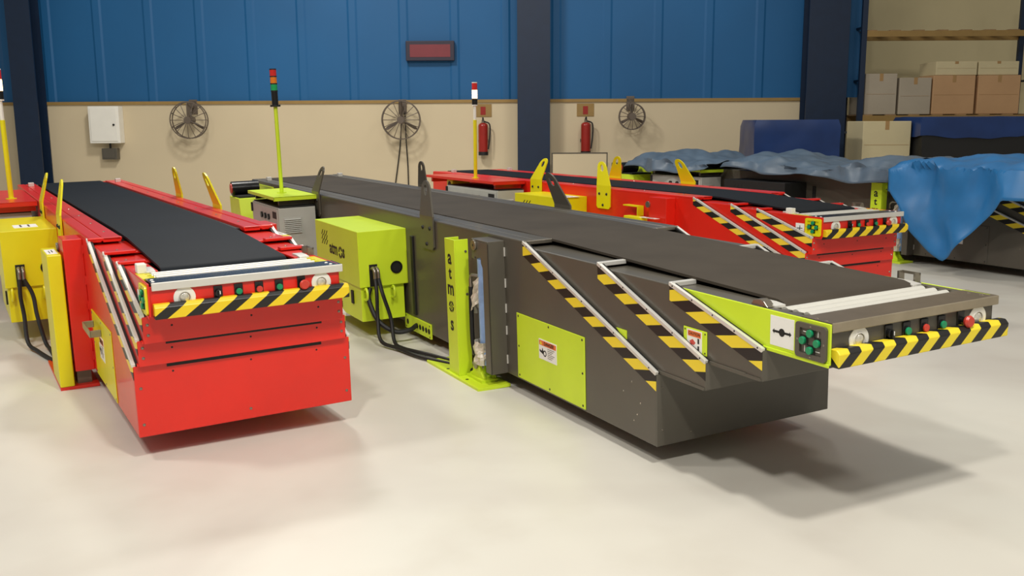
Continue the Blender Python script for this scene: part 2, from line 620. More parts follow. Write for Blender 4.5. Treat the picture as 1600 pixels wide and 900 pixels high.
    MB().prism(bp, 'y', ny + .022, W - ny + (.035 if not red else .03)).build('bumper', 'bump_red' if red else 'bump_dark', nose, bevel=.004)
    MB().box(e - .012, e + .004, ny + .03, W - ny, .79, .83).build('bumper_backing', 'black', nose)
    # lamps
    for y in (.265, 1.005):
        c = (fx, y, .858)
        MB().ring((fx, y, .858), (1, 0, 0), .056, .030, .004, n=32).build('work_light_rim', 'white', nose, smooth=True)
        MB().ring((fx, y, .858), (1, 0, 0), .032, .028, .009, n=24).build('work_light_bezel', 'alu', nose, smooth=True)
        MB().dome((fx + .001, y, .858), (1, 0, 0), .027, .012, n=18, k=4).build('work_light_lens', 'glass', nose, smooth=True)
    # switches
    for y, k in ((.437, 'sel'), (.545, 'green'), (.655, 'redbtn'), (.765, 'green'), (.89, 'stop')):
        z = .862
        hb = .03 if k != 'stop' else .036
        MB().box(fx, fx + .008, y - .023, y + .023, z - hb + .008, z + hb + .008).build('switch_plate', 'blackgloss', nose, bevel=.003)
        if k == 'sel':
            MB().cyl((fx + .008, y, z), (fx + .024, y, z), .020, n=18).build('selector_switch', 'blackgloss', nose, bevel=.002)
            MB().box(fx + .024, fx + .032, y - .005, y + .005, z - .018, z + .018).build('selector_lever', 'blackgloss', nose)
            MB().prism([(y + .001, z + .016), (y + .006, z + .012), (y + .006, z - .004), (y + .002, z - .004)], 'x', fx + .032, fx + .033).build('selector_mark', 'label', nose)
        elif k == 'stop':
            MB().cyl((fx + .008, y + .005, z), (fx + .034, y + .005, z), .016, n=16).build('stop_stem', 'blackgloss', nose)
            MB().cyl((fx + .034, y + .005, z), (fx + .046, y + .005, z), .024, .028, n=22).cyl((fx + .046, y + .005, z), (fx + .056, y + .005, z), .028, .022, n=22).build('emergency_stop', 'redbtn', nose, smooth=True)
        else:
            MB().ring((fx + .008, y, z - .002), (1, 0, 0), .021, .017, .006, n=20).build('button_ring', 'blackgloss', nose)
            MB().cyl((fx + .008, y, z - .002), (fx + .022, y, z - .002), .017, n=18).build('push_button', k, nose, bevel=.002)
    # side label with the two arrows and the round knob symbol
    if not red:
        MB().box(e - .330, e - .185, ny - .0015, ny, .797, .930).build('white_label', 'label', nose)
        cx, cz = e - .258, .862
        sy0, sy1 = ny - .0025, ny - .0014
        MB().prism([(cx + .018 * math.cos(R(a)), cz + .018 * math.sin(R(a))) for a in range(0, 360, 20)], 'y', sy0, sy1).build('dial_mark', 'black', nose)
        for sg in (-1, 1):
            MB().prism([(cx + sg * .012, cz - .005), (cx + sg * .047, cz - .005), (cx + sg * .047, cz - .011), (cx + sg * .058, cz), (cx + sg * .047, cz + .011), (cx + sg * .047, cz + .005), (cx + sg * .012, cz + .005)], 'y', sy0, sy1).build('arrow_mark', 'black', nose)
    else:
        MB().box(e - .285, e - .185, ny - .0015, ny, .797, .880).build('white_label', 'label', nose)
        cx, cz = e - .235, .838
        MB().box(cx - .03, cx + .03, ny - .0025, ny - .0014, cz - .003, cz + .003).build('arrow_mark', 'black', nose)
        MB().box(cx - .004, cx + .004, ny - .0025, ny - .0014, cz - .018, cz + .022).build('arrow_mark', 'black', nose)
    # push button station on the side
    x0, x1, z0, z1b = e - .168, e + .008, .783, .934
    out = rrect(x0, x1, z0, z1b, .016)
    inn = rrect(x0 + .026, x1 - .026, z0 + .022, z1b - .022, .006)
    fr = MB()
    n = len(out)
    vs, fs = [], []
    for y in (ny, ny - .012):
        vs += [(p[0], y, p[1]) for p in out] + [(p[0], y, p[1]) for p in inn]
    for i in range(n):
        j = (i + 1) % n
        fs += [(2 * n + i, 2 * n + j, 3 * n + j, 3 * n + i), (i, j, 2 * n + j, 2 * n + i), (n + i, n + j, 3 * n + j, 3 * n + i)]
    fr.add(vs, fs)
    fr.build('button_frame', 'yellow' if red else 'dark', nose)
    MB().box(x0 + .026, x1 - .026, ny - .003, ny - .001, z0 + .022, z1b - .022).build('button_recess', 'dark' if not red else 'yellow', nose)
    xc, zc = (x0 + x1) / 2, (z0 + z1b) / 2
    for dx, dz in ((0.0, .036), (-.041, 0), (.040, 0), (0, -.037)):
        MB().box(xc + dx - .021, xc + dx + .021, ny - .008, ny - .003, zc + dz - .021, zc + dz + .021).build('switch_plate', 'blackgloss', nose, bevel=.003)
        MB().cyl((xc + dx, ny - .008, zc + dz), (xc + dx, ny - .022, zc + dz), .0165, n=18).build('push_button', 'green', nose, bevel=.002)
    if not red:
        for dx, dz, w, h in ((-.036, .037, .012, .0015), (.037, .037, .0015, .012), (-.038, -.036, .0015, .014), (.036, -.038, .012, .0015)):
            MB().box(xc + dx - w, xc + dx + w, ny - .0045, ny - .003, zc + dz - h, zc + dz + h).build('engraved_mark', 'label', nose)
    bolts(nose, [(xc, ny - .012, z0 + .011), (xc, ny - .012, z1b - .011), (x0 + .013, ny - .012, zc), (x1 - .013, ny - .012, zc)], (0, -1, 0), .005, 'steel', .002)

    # ---- belt
    by0, by1 = P['belt_y']
    xe = e - .40
    path = [(-L + .05, .99), (-L + .02, 1.015), (-L + .06, 1.035), (-1.9, 1.035), (-1.3, 1.027), (xe - .02, .972), (xe + .02, .962), (xe + .038, .94), (xe + .03, .915), (xe, .905)]
    bm_ = MB()
    vs, fs = [], []
    for x, z in path:
        vs += [(x, by0, z), (x, by1, z), (x, by1, z - .014), (x, by0, z - .014)]
    for i in range(len(path) - 1):
        for k in range(4):
            j = (k + 1) % 4
            fs.append((i * 4 + k, i * 4 + j, i * 4 + 4 + j, i * 4 + 4 + k))
    fs += [(0, 1, 2, 3), tuple(len(path) * 4 - 4 + k for k in (3, 2, 1, 0))]
    bm_.add(vs, fs)
    bm_.build('conveyor_belt', 'belt_black' if red else 'belt_grey', root, smooth=True)
    MB().cyl((-L + .06, by0 - .03, .965), (-L + .06, by1 + .03, .965), .06, n=20).build('tail_roller', 'steel', root, smooth=True)

    # ---- access panel with warning label
    pan = MB().box(-1.535, -.69, -.006, 0, .115, .55).build('access_panel', P.get('panel', acc), root, bevel=.003)
    bolts(pan, [(x, -.006, z) for x, z in ((-1.51, .53), (-1.11, .53), (-.715, .53), (-1.51, .135), (-1.11, .135), (-.715, .135), (-1.51, .33), (-.715, .33))], (0, -1, 0), .008, 'black' if not red else 'steel', .003)
    lx, lz = (-1.235, .31) if not red else (-1.26, .28)
    lw, lh = .222, .128
    if red: lw, lh = .20, .15
    MB().box(lx, lx + lw, -.0075, -.006, lz, lz + lh).build('warning_label', 'label', pan)
    MB().box(lx + .006, lx + lw - .006, -.0085, -.0075, lz + lh * .70, lz + lh * .94).build('label_header', 'orange', pan)
    lettering('label_word', 'DANGER', lh * .24, (lx + lw * .58, -.0090, lz + lh * .82), (1, 0, 0), (0, 0, 1), 'black', pan, .0003, .0006)
    MB().prism([(lx + .014, lz + lh * .74), (lx + .042, lz + lh * .74), (lx + .028, lz + lh * .91)], 'y', -.0095, -.0085).build('warning_triangle', 'yellow', pan)
    for k in range(6):
        MB().box(lx + lw * .50, lx + lw * (.88 - .07 * (k % 3)), -.0085, -.0075, lz + lh * (.60 - .09 * k), lz + lh * (.625 - .09 * k)).build('print_line', 'dark', pan)
    hx, hz = lx + lw * .25, lz + lh * .38
    MB().ring((hx + .02, -.0075, hz - .006), (0, -1, 0), .020, .013, .001, n=16).build('pictogram', 'black', pan)
    MB().prism([(hx - .045, hz - .002), (hx + .004, hz - .016), (hx + .004, hz + .004), (hx - .010, hz + .026), (hx - .018, hz + .004), (hx - .045, hz + .012)], 'y', -.0085, -.0075).build('pictogram', 'black', pan)
    if red:
        h = MB()
        h.box(-1.47, -1.12, -.075, -.067, .44, .485)
        h.box(-1.47, -1.458, -.067, -.006, .44, .485)
        h.box(-1.132, -1.12, -.067, -.006, .44, .485)
        h.build('panel_handle', 'lip_brown', pan, bevel=.004)

    # ---- caution plates on the stages
    if P.get('caution'):
        st = stages[1]
        cp = MB().box(.165, .345, .0485, .0535, .655, .775).build('caution_plate', acc, st, bevel=.002)
        MB().box(.195, .310, .0473, .0485, .66, .768).build('caution_label', 'label', st)
        MB().box(.203, .302, .0465, .0473, .735, .762).build('caution_header', 'orange', st)
        lettering('caution_word', 'CAUTION', .020, (.2525, .0462, .7485), (1, 0, 0), (0, 0, 1), 'black', st, .0002, .0003)
        MB().prism([(.215, .71), (.24, .722), (.262, .706), (.25, .694), (.225, .695)], 'y', .0465, .0473).build('pictogram', 'redbtn', st)
        for z in (.705, .668):
            MB().box(.278, .290, .0465, .0473, z, z + .026).build('pictogram', 'black', st)
        bolts(st, [(.178, .0485, .762), (.333, .0485, .762), (.333, .0485, .668)], (0, -1, 0), .005, 'black', .002)
        MB().prism([(-.40, .662), (-.30, .662), (-.30, .60), (-.31, .60)], 'y', .0225, .0265).build('caution_plate', acc, stages[0])

    # ---- lifting brackets, leaning inwards and towards the middle of the frame
    bx = P['brackets']
    for side in (0, 1):
        for k, x in enumerate(bx):
            lean = -.13 if k == 0 else .13
            sy = -1 if side == 0 else 1
            y = -.004 if side == 0 else W + .004
            zk = 1.06
            hole = [(.034 * math.cos(R(a)), 1.250 + .040 * math.sin(R(a))) for a in range(90, -271, -30)]
            top = [(.088 * math.cos(R(a)), 1.235 + .088 * math.sin(R(a))) for a in range(0, 181, 15)]
            low = [(-.13, .825), (-.105, .80), (.105, .80), (.13, .825), (.13, zk), (-.13, zk)]
            upp = [(-.13, zk), (.13, zk)] + top[:7] + hole + top[6:]

            def bp3(px, pz, off):
                t = max(0, (pz - zk) / .26)
                return (x + px + lean * t, y + sy * off - sy * .06 * t, pz)
            o = MB()
            for poly, skip in ((low, (4,)), (upp, (0,))):
                n = len(poly)
                vs = [bp3(px, pz, 0) for px, pz in poly] + [bp3(px, pz, .014) for px, pz in poly]
                fs = [tuple(range(n)), tuple(range(2 * n - 1, n - 1, -1))] + [(i, (i + 1) % n, n + (i + 1) % n, n + i) for i in range(n) if i not in skip]
                o.add(vs, fs)
            br = o.build('lifting_bracket', P['bracket'], root)
            bolts(br, [(x - .075, y + sy * .014, .965), (x + .065, y + sy * .014, .965), (x - .005, y + sy * .014, .84)], (0, sy, 0), .017, 'black', .012)

    # ---- support columns with foot plates, both sides
    for side in ((0, 1) if not P.get('near_only') else (0,)):
        sy = -1 if side == 0 else 1
        Y = (lambda d: -d) if side == 0 else (lambda d: W + d)

        def ybox(mb, x0, x1, d0, d1, z0, z1):
            a, c = sorted((Y(d0), Y(d1)))
            return mb.box(x0, x1, a, c, z0, z1)
        g = gz(Y(.1))
        foot = ybox(MB(), -2.60, -1.70, -.0 if side else -.02, .225, g, g + .022).build('foot_plate', acc if not red else 'red', root, bevel=.002)
        for fx_, fd in ((-2.50, .16), (-2.33, .12), (-1.95, .19), (-1.80, .04), (-2.28, .19)):
            MB().cyl((fx_, Y(fd), g + .0215), (fx_, Y(fd), g + .0235), .012, n=10).build('bolt_hole', 'black', foot)
        if not red:
            ch = MB()
            ybox(ch, -2.225, -2.06, .190, .200, g + .022, .985)
            ybox(ch, -2.07, -2.06, .095, .190, g + .022, .985)
            ybox(ch, -2.225, -2.215, .095, .190, g + .022, .985)
            post = ch.build('guard_post', acc, root, bevel=.002)
            bolts(post, [(-2.06, Y(.115), .90), (-2.06, Y(.115), .60)], (1, 0, 0), .010, 'dark', .008)
            if side == 0:
                for ltr, z in (('a', .855), ('t', .745), ('m', .637), ('s', .383)):
                    lettering('stencil_letter', ltr, .145 if ltr != 't' else .125, (-2.145, -.2012, z), (1, 0, 0), (0, 0, 1), 'black', post, .0006, .003)
                for a0 in (20, 110, 200, 290):
                    q = []
                    for a in range(a0, a0 + 71, 14): q.append((-2.145 + .040 * math.cos(R(a)), .508 + .040 * math.sin(R(a))))
                    for a in range(a0 + 70, a0 - 1, -14): q.append((-2.145 + .025 * math.cos(R(a)), .508 + .025 * math.sin(R(a))))
                    MB().prism(q, 'y', -.2018, -.2).build('stencil_ring', 'black', post)
                for a in range(0, 360, 90):
                    MB().box(-2.145 + .012 * math.cos(R(a)) - .005, -2.145 + .012 * math.cos(R(a)) + .005, -.2018, -.2, .508 + .012 * math.sin(R(a)) - .005, .508 + .012 * math.sin(R(a)) + .005).build('stencil_ring', 'black', post)
            # jack housing: plate facing +x, front plate with a tall opening, cap
            hs = MB()
            ybox(hs, -1.70, -1.69, .0, .125, .105, 1.0)
            a, c = sorted((Y(.115), Y(.125)))
            hs.prism([(-1.94, .87), (-1.94, .995), (-1.69, .995), (-1.69, .105), (-1.775, .105), (-1.775, .82), (-1.80, .85), (-1.80, .885), (-1.895, .885), (-1.895, .87)], 'y', a, c)
            ybox(hs, -1.94, -1.69, .0, .125, .995, 1.005)
            jack = hs.build('jack_housing', m, root, bevel=.003)
            MB().cyl((-1.885, Y(.125), .965), (-1.885, Y(.140), .965), .036, n=20).build('pivot_pin', 'steel', jack, bevel=.003)
            MB().cyl((-1.885, Y(.140), .965), (-1.885, Y(.142), .965), .008, n=10).build('pin_hole', 'black', jack)
            cy = MB().cyl((-1.855, Y(.065), .14), (-1.855, Y(.065), .87), .055, n=18).build('jack_cylinder', 'bluefilm', root, smooth=True)
            # crumpled film wrap
            for zc, hgt, rr, seed in ((.62, .20, .062, 3), (.22, .16, .075, 9)):
                w = MB()
                n1, n2 = 22, 9
                vs, fs = [], []
                for j in range(n2):
                    for i in range(n1):
                        t = 2 * math.pi * i / n1
                        z = zc - hgt / 2 + hgt * j / (n2 - 1)
                        k = rr * (1 + .38 * noise.noise(Vector((math.cos(t) * 2.2 + seed, math.sin(t) * 2.2, z * 22))))
                        sl = (-.06 * (1 - j / (n2 - 1)) if zc > .5 else 0)
                        vs.append((-1.885 + sl + k * math.cos(t), Y(.075) + k * math.sin(t), z + (.05 * math.cos(t) if zc > .5 else 0)))
                for j in range(n2 - 1):
                    for i in range(n1):
                        i2 = (i + 1) % n1
                        fs.append((j * n1 + i, j * n1 + i2, (j + 1) * n1 + i2, (j + 1) * n1 + i))
                w.add(vs, fs).build('plastic_wrap', 'clearfilm', cy)
            MB().tube([(-1.90, Y(.09), .745), (-1.955, Y(.12), .75), (-1.985, Y(.12), .72), (-1.985, Y(.12), .66)], .012, n=8).build('elbow_fitting', 'steel', cy, smooth=True)
            MB().tube([(-1.985, Y(.12), .665), (-1.99, Y(.12), .45), (-2.0, Y(.11), .24), (-1.97, Y(.08), .13)], .017, n=8).build('hose', 'black', cy, smooth=True)
            # clevis foot
            cl = MB()
            for d0, d1 in ((.110, .128), (.03, .045)):
                a, c = sorted((Y(d0), Y(d1)))
                cl.prism([(-2.03, g + .022), (-1.82, g + .022), (-1.82, g + .05), (-1.86, g + .09), (-1.875, g + .16), (-1.92, g + .195), (-1.965, g + .16), (-1.985, g + .07), (-2.03, g + .05)], 'y', a, c)
            ybox(cl, -2.04, -1.80, .03, .15, g + .022, g + .040)
            cv = cl.build('clevis_bracket', acc, foot)
            MB().cyl((-1.92, Y(.128), g + .13), (-1.92, Y(.140), g + .13), .032, n=18).build('pivot_pin', 'steel', foot)
            MB().cyl((-2.13, Y(.10), g + .05), (-2.02, Y(.10), g + .05), .016, n=10).build('pin_stub', 'black', foot)
        else:
            ps = MB()
            pt = P.get('post_top', .905)
            ybox(ps, -2.14 if pt > .8 else -2.28, -1.70 if pt > .8 else -1.98, .135, .225, g + .022, pt)
            post = ps.build('guard_post', acc, root, bevel=.008)
            ybox(MB(), -2.02, -1.76, .150, .215, pt, pt + .002).build('white_label', 'label', post)
            ybox(MB(), -1.96, -1.84, .17, .178, pt + .002, pt + .003).build('print_line', 'dark', post)
            ybox(MB(), -1.93, -1.80, .19, .196, pt + .002, pt + .003).build('print_line', 'dark', post)
            hs = MB()
            ybox(hs, -1.98, -1.70, .0, .122, .10, 1.0)
            jack = hs.build('jack_housing', m, root, bevel=.004)
            ybox(MB(), -1.99, -1.76, .02, .11, g + .022, .11).build('jack_foot', 'brownsteel', root)
            ub = MB()
            ybox(ub, -2.46, -2.20, .02, .10, .875, .887)
            ybox(ub, -2.212, -2.20, .02, .10, .78, .875)
            ub.build('pipe_guard', acc, root)
            MB().cyl((-1.99, Y(.122), .92), (-1.99, Y(.137), .92), .034, n=18).build('pivot_pin', 'steel', jack, bevel=.003)
        # weld beads at the housing edge
        for z in (.2, .4, .55, .72, .93):
            MB().box(-1.692, -1.684, Y(.004) - .004, Y(.004) + .004, z - .03, z + .03).build('weld_bead', 'alu' if not red else m, jack)

    # ---- hydraulic power unit with its tank, hoses and lifting eyes
    x0, x1 = P['unit']
    yd = .42
    un = MB()
    un.box(x0, x1, -yd, 0, .455, .915)
    ua = P.get('unit_paint', acc)
    unit = un.build('power_unit', ua, root, bevel=.004)
    tank = MB().box(x0 + .04, x1 - .03, -yd + .015, -.03, .165, .455).build('oil_tank', ua, unit, bevel=.004)
    MB().box(x1, x1 + .003, -.335, -.265, .458, .64).build('hose_opening', 'black', unit)
    MB().cyl((x1, -.10, .60), (x1 + .004, -.10, .60), .050, n=22).build('grommet', 'black', unit)
    MB().ring((x1 + .003, -.10, .60), (1, 0, 0), .052, .040, .006, n=22).build('grommet_ring', 'blackgloss', unit)
    # slanted vent slots
    for r_ in range(3):
        for c_ in range(3):
            xx, zz = x0 + .19 + c_ * .065, .80 - r_ * .042
            MB().prism([(xx, zz), (xx + .016, zz), (xx + .060, zz + .045), (xx + .044, zz + .045)], 'y', -yd - .002, -yd).build('vent_slot', 'black', unit)
    if red:
        MB().box(x0 + .72, x0 + .98, -.30, -.12, .915, .917).build('white_label', 'label', unit)
        for q in (.05, .11):
            MB().box(x0 + .75, x0 + .93, -.30 + q, -.285 + q, .917, .918).build('print_line', 'dark', unit)
    if P.get('logo'):
        zc = .705
        xs = x1 - .58
        lettering('lettering', 'atm', .155, (xs - .10, -yd - .0015, zc), (1, 0, 0), (0, 0, 1), 'black', unit, .0008, .003)
        lettering('lettering', 's', .155, (xs + .185, -yd - .0015, zc), (1, 0, 0), (0, 0, 1), 'black', unit, .0008, .004)
        for a0 in (20, 110, 200, 290):
            q = [(xs + .098 + .052 * math.cos(R(a)), zc - .012 + .052 * math.sin(R(a))) for a in range(a0, a0 + 71, 14)]
            q += [(xs + .098 + .030 * math.cos(R(a)), zc - .012 + .030 * math.sin(R(a))) for a in range(a0 + 70, a0 - 1, -14)]
            MB().prism(q, 'y', -yd - .0022, -yd).build('logo_ring', 'black', unit)
    for y in (-.375, -.14):
        MB().tube([(x1 - .03, y, .43), (x1 + .02, y, .445), (x1 + .045, y, .41), (x1 + .03, y, .36), (x1 - .03, y, .35)], .011, n=8).build('lifting_eye', acc, unit, smooth=True)
    MB().box(x0 + .95, x0 + 1.0, -yd + .003, -yd + .016, .29, .40).build('sight_glass', 'black', unit)
    for k, (ya, ex) in enumerate(((-.315, .0), (-.285, .06))):
        MB().tube([(x1 - .01, ya, .60), (x1 + .04, ya, .615), (x1 + .075, ya, .59), (x1 + .08, ya, .52)], .014, n=10).build('hose_fitting', 'steel', unit, smooth=True)
        if not red:
            pts = [(x1 + .08, ya, .53), (x1 + .13 + ex, ya - .01, .42), (x1 + .15 + ex, ya - .02 + ex, .22), (x1 + .26 + ex, ya - .04 + ex, gz(-.3) + .05), (x1 + .50, ya + .02, gz(-.3) + .03), (x1 + .80, ya + .08 + ex, gz(-.2) + .022), (x1 + 1.15, -.10 + ex, gz(-.1) + .02)]
        else:
            pts = [(x1 + .08, ya, .53), (x1 + .10, ya - .01 + ex, .40), (x1 + .12 + ex, ya + ex, .24), (x1 + .24 + ex, ya + ex * 1.5, gz(-.3) + .06), (x1 + .45, ya + .05 + ex, gz(-.3) + .025), (x1 + .80, ya + .12, gz(-.2) + .02), (x1 + 1.05, -.13, gz(-.1) + .02)]
        MB().tube(pts, .0155, n=8).build('hose', 'black', unit, smooth=True)
    if not red:
        MB().tube([(x1 - .02, -.33, .44), (x1 + .02, -.36, .36), (x1 + .14, -.33, .20), (x1 + .22, -.22, .11), (x1 + .235, -.10, .11), (x1 + .19, -.02, .13)], .020, n=8).build('hose', 'black', unit, smooth=True)

    # ---- cable duct and gland plate on the side
    if not red:
        MB().box(-3.375, -3.325, -.018, 0, .21, .865).build('cable_duct', 'black', root, bevel=.003)
        gp = MB().box(-3.585, -3.02, -.014, 0, .065, .185).build('gland_plate', acc, root, bevel=.002)
        for x in (-3.52, -3.31, -3.245, -3.18, -3.115, -3.055):
            MB().cyl((x, -.014, .125), (x, -.0155, .125), .023, n=14).build('gland_hole', 'black', gp)
        bolts(gp, [(x, -.014, z) for x in (-3.56, -3.04) for z in (.08, .17)], (0, -1, 0), .008, 'black', .003)

    # ---- control cabinet, its roof and the signal tower
    c0, c1 = P['cabinet']
    cab = MB().box(c0, c1, -.445, -.055, .26, .915).build('control_cabinet', 'cabgrey', root, bevel=.006)
    MB().box(c0 + .015, c1 - .02, -.455, -.445, .275, .90).build('cabinet_door', 'cabgrey', cab, bevel=.004)
    MB().box(c0, c1, -.43, -.06, .915, .925).build('cabinet_top', 'black', cab)
    for k in range(3):
        x = c0 + (c1 - c0) * (.42 + .13 * k)
        MB().cyl((x, -.455, .80), (x, -.475, .80), .032, n=14).build('indicator', 'blackgloss', cab)
    MB().box(c1 - .22, c1 - .06, -.458, -.455, .80, .87).build('name_plate', 'black', cab)
    MB().box(c0 + .01, c0 + .05, -.470, -.455, .80, .90).build('door_hinge', 'black', cab)
    MB().box(c1, c1 + .006, -.40, -.21, .64, .815).build('vent_frame', 'cabgrey', cab, bevel=.002)
    for k in range(8):
        z = .652 + k * .0195
        MB().prism([(c1 + .006, z), (c1 + .022, z), (c1 + .008, z + .015), (c1 + .006, z + .015)], 'y', -.392, -.218).build('vent_slat', 'cabgrey', cab)
    r0, r1 = P['roof']
    rf = MB()
    rf.prism([(-.47, 1.028), (-.47, .995), (-.462, .995), (-.462, 1.020), (-.01, 1.020), (-.01, 1.028)], 'x', r0, r1)
    rf.prism([(r1 - .008, .985), (r1, .985), (r1, 1.026), (r1 - .008, 1.026)], 'y', -.47, -.01)
    roof = rf.build('cabinet_roof', acc if not red else 'red', root)
    for q in (r0 + .05, r1 - .12):
        MB().box(q, q + .04, -.40, -.02, .93, 1.02).build('roof_support', 'dark' if not red else 'red', roof)
    mx, my = P['mast'] or (0, 0)
    tw = None if not P['mast'] else MB().cyl((mx, my, 1.028), (mx, my, 1.036), .05, n=20).build('signal_tower', P['mast_paint'], root, smooth=True)
    if tw is None:
        pass
    elif not red:
        MB().cyl((mx, my, 1.036), (mx, my, 1.96), .021, n=14).build('pole', P['mast_paint'], tw, smooth=True)
        MB().cyl((mx, my, 1.955), (mx, my, 1.975), .055, n=20).build('flange', 'black', tw)
        MB().cyl((mx, my, 1.975), (mx, my, 2.115), .034, n=20).build('lamp_base', 'blackgloss', tw, smooth=True)
        z = 2.115
        for c_ in ('lamp_green', 'lamp_orange', 'lamp_red'):
            MB().cyl((mx, my, z), (mx, my, z + .012), .037, n=20).build('lamp_collar', 'black', tw)
            MB().cyl((mx, my, z + .012), (mx, my, z + .076), .035, n=20).build('lamp_lens', c_, tw, smooth=True)
            z += .076
        MB().cyl((mx, my, z), (mx, my, z + .012), .036, n=20).build('lamp_cap', 'black', tw)
    else:
        MB().cyl((mx, my, 1.036), (mx, my, 1.80), .024, n=14).build('pole', P['mast_paint'], tw, smooth=True)
        MB().cyl((mx, my, 1.80), (mx, my, 1.99), .019, n=14).build('pole_tip', 'white', tw, smooth=True)
        MB().cyl((mx, my, 1.985), (mx, my, 2.0), .036, n=20).build('flange', 'white', tw)
        MB().cyl((mx, my, 2.0), (mx, my, 2.08), .037, n=20).build('lamp_base', 'blackgloss', tw, smooth=True)
        MB().cyl((mx, my, 2.08), (mx, my, 2.19), .036, n=20).build('lit_lens', 'lamp_lit', tw, smooth=True)
        MB().cyl((mx, my, 2.19), (mx, my, 2.28), .036, n=20).build('lamp_lens', 'lamp_red', tw, smooth=True)
        MB().cyl((mx, my, 2.28), (mx, my, 2.292), .036, n=20).build('lamp_cap', 'white', tw)

    # ---- drive at the tail
    if not red:
        dq = P.get('drive', 0)
        MB().box(dq - 8.95, dq - 8.02, -.012, 0, .74, .99).build('drive_cover', acc, root, bevel=.003)
        dm = MB().cyl((dq - 8.35, -.45, .985), (dq - 8.35, -.12, .985), .085, n=22).build('drive_motor', 'blackgloss', root, smooth=True)
        MB().cyl((dq - 8.35, -.462, .985), (dq - 8.35, -.45, .985), .06, n=20).build('motor_end', 'redbtn', dm)
        MB().box(dq - 8.5, dq - 8.05, -.42, -.02, .84, .905).build('motor_bed', 'black', dm)
        MB().prism([(dq - 8.55, .30), (dq - 8.55, .88), (dq - 8.00, .88), (dq - 7.85, .30)], 'y', -.44, -.05).build('motor_guard', acc, dm, bevel=.004)
    else:
        q = c0 - .25
        bl = MB().box(q, q + .20, -.33, -.05, .84, .98).build('drive_motor', acc, root, bevel=.02)
        MB().cyl((q + .1, -.335, .915), (q + .1, -.33, .915), .04, n=16).build('motor_end', 'black', bl)
    # small blocks at the tail
    for y in (.12, W - .12):
        MB().box(-L + .45, -L + .52, y - .03, y + .03, 1.03, 1.075).build('belt_sensor', 'alu', root, bevel=.004)
    return root


conveyor(dict(style='dark', paint='dark', accent='lime', bracket='dark', mast_paint='lime', L=9.25, ext=(.363, .725, 1.076),
              loc=(.747, 4.758, 0), yaw=R(-62.8), tilt=R(1.54), belt_y=(.20, 1.01), brackets=(-3.0, -6.1), unit=(-4.72, -3.5),
              cabinet=(-7.2, -6.0), roof=(-7.3, -6.06), mast=(-6.6, -.25), logo=True, caution=True,
              label='charcoal conveyor with lime panels and extended lime nose, in the foreground'))
conveyor(dict(style='red', paint='red', accent='yellow', bracket='yellow', mast_paint='yellow', L=7.9, ext=(.03, .077, .143),
              loc=(-1.991, 4.889, .022), yaw=R(-59.49), tilt=R(.99), belt_y=(.225, .93), brackets=(-3.0, -4.5), unit=(-4.6, -3.4),
              cabinet=(-6.4, -5.15), roof=(-6.95, -5.0), mast=(-5.5, -.20),
              label='red conveyor at the left with yellow power unit, its front facing us'))
conveyor(dict(style='red', paint='red', accent='yellow', bracket='yellow', mast_paint='yellow', L=7.5, ext=(.03, .077, .143),
              loc=(2.512, 8.254, -.0), yaw=R(-60.3), tilt=R(0), belt_y=(.225, .93), brackets=(-2.95, -4.42), unit=(-4.25, -3.3),
              cabinet=(-6.1, -4.65), roof=(-6.75, -4.7), mast=(-5.55, -.28), post_top=.79,
              label='red conveyor standing behind the charcoal conveyor, with lit amber lamp on yellow pole'))
EO, EYAW = Vector((5.86, 10.39, 0)), R(-60.5)
conveyor(dict(style='dark', paint='dark', accent='lime', panel='dark', unit_paint='black', bracket='dark', mast_paint='lime', L=8.2, ext=(.12, .24, .36),
              loc=tuple(EO), yaw=EYAW, tilt=0, belt_y=(.20, 1.01), brackets=(), unit=(-4.72, -3.5), drive=1.05,
              cabinet=(-6.45, -5.2), roof=(-6.5, -5.2), mast=None,
              label='dark conveyor half hidden under blue tarpaulins, behind the far red conveyor'))

# ------------------------------------------------------------------ tarpaulins over the fourth conveyor
MT['tarp_grey'] = mat('grey_blue_tarpaulin', (88, 104, 120), .45, var=.18, scale=3)
MT['tarp_blue'] = mat('blue_tarpaulin', (38, 112, 170), .42, var=.15, scale=3)
MT['film_blue'] = mat('dark_blue_film', (24, 52, 104), .35, var=.2, scale=2)


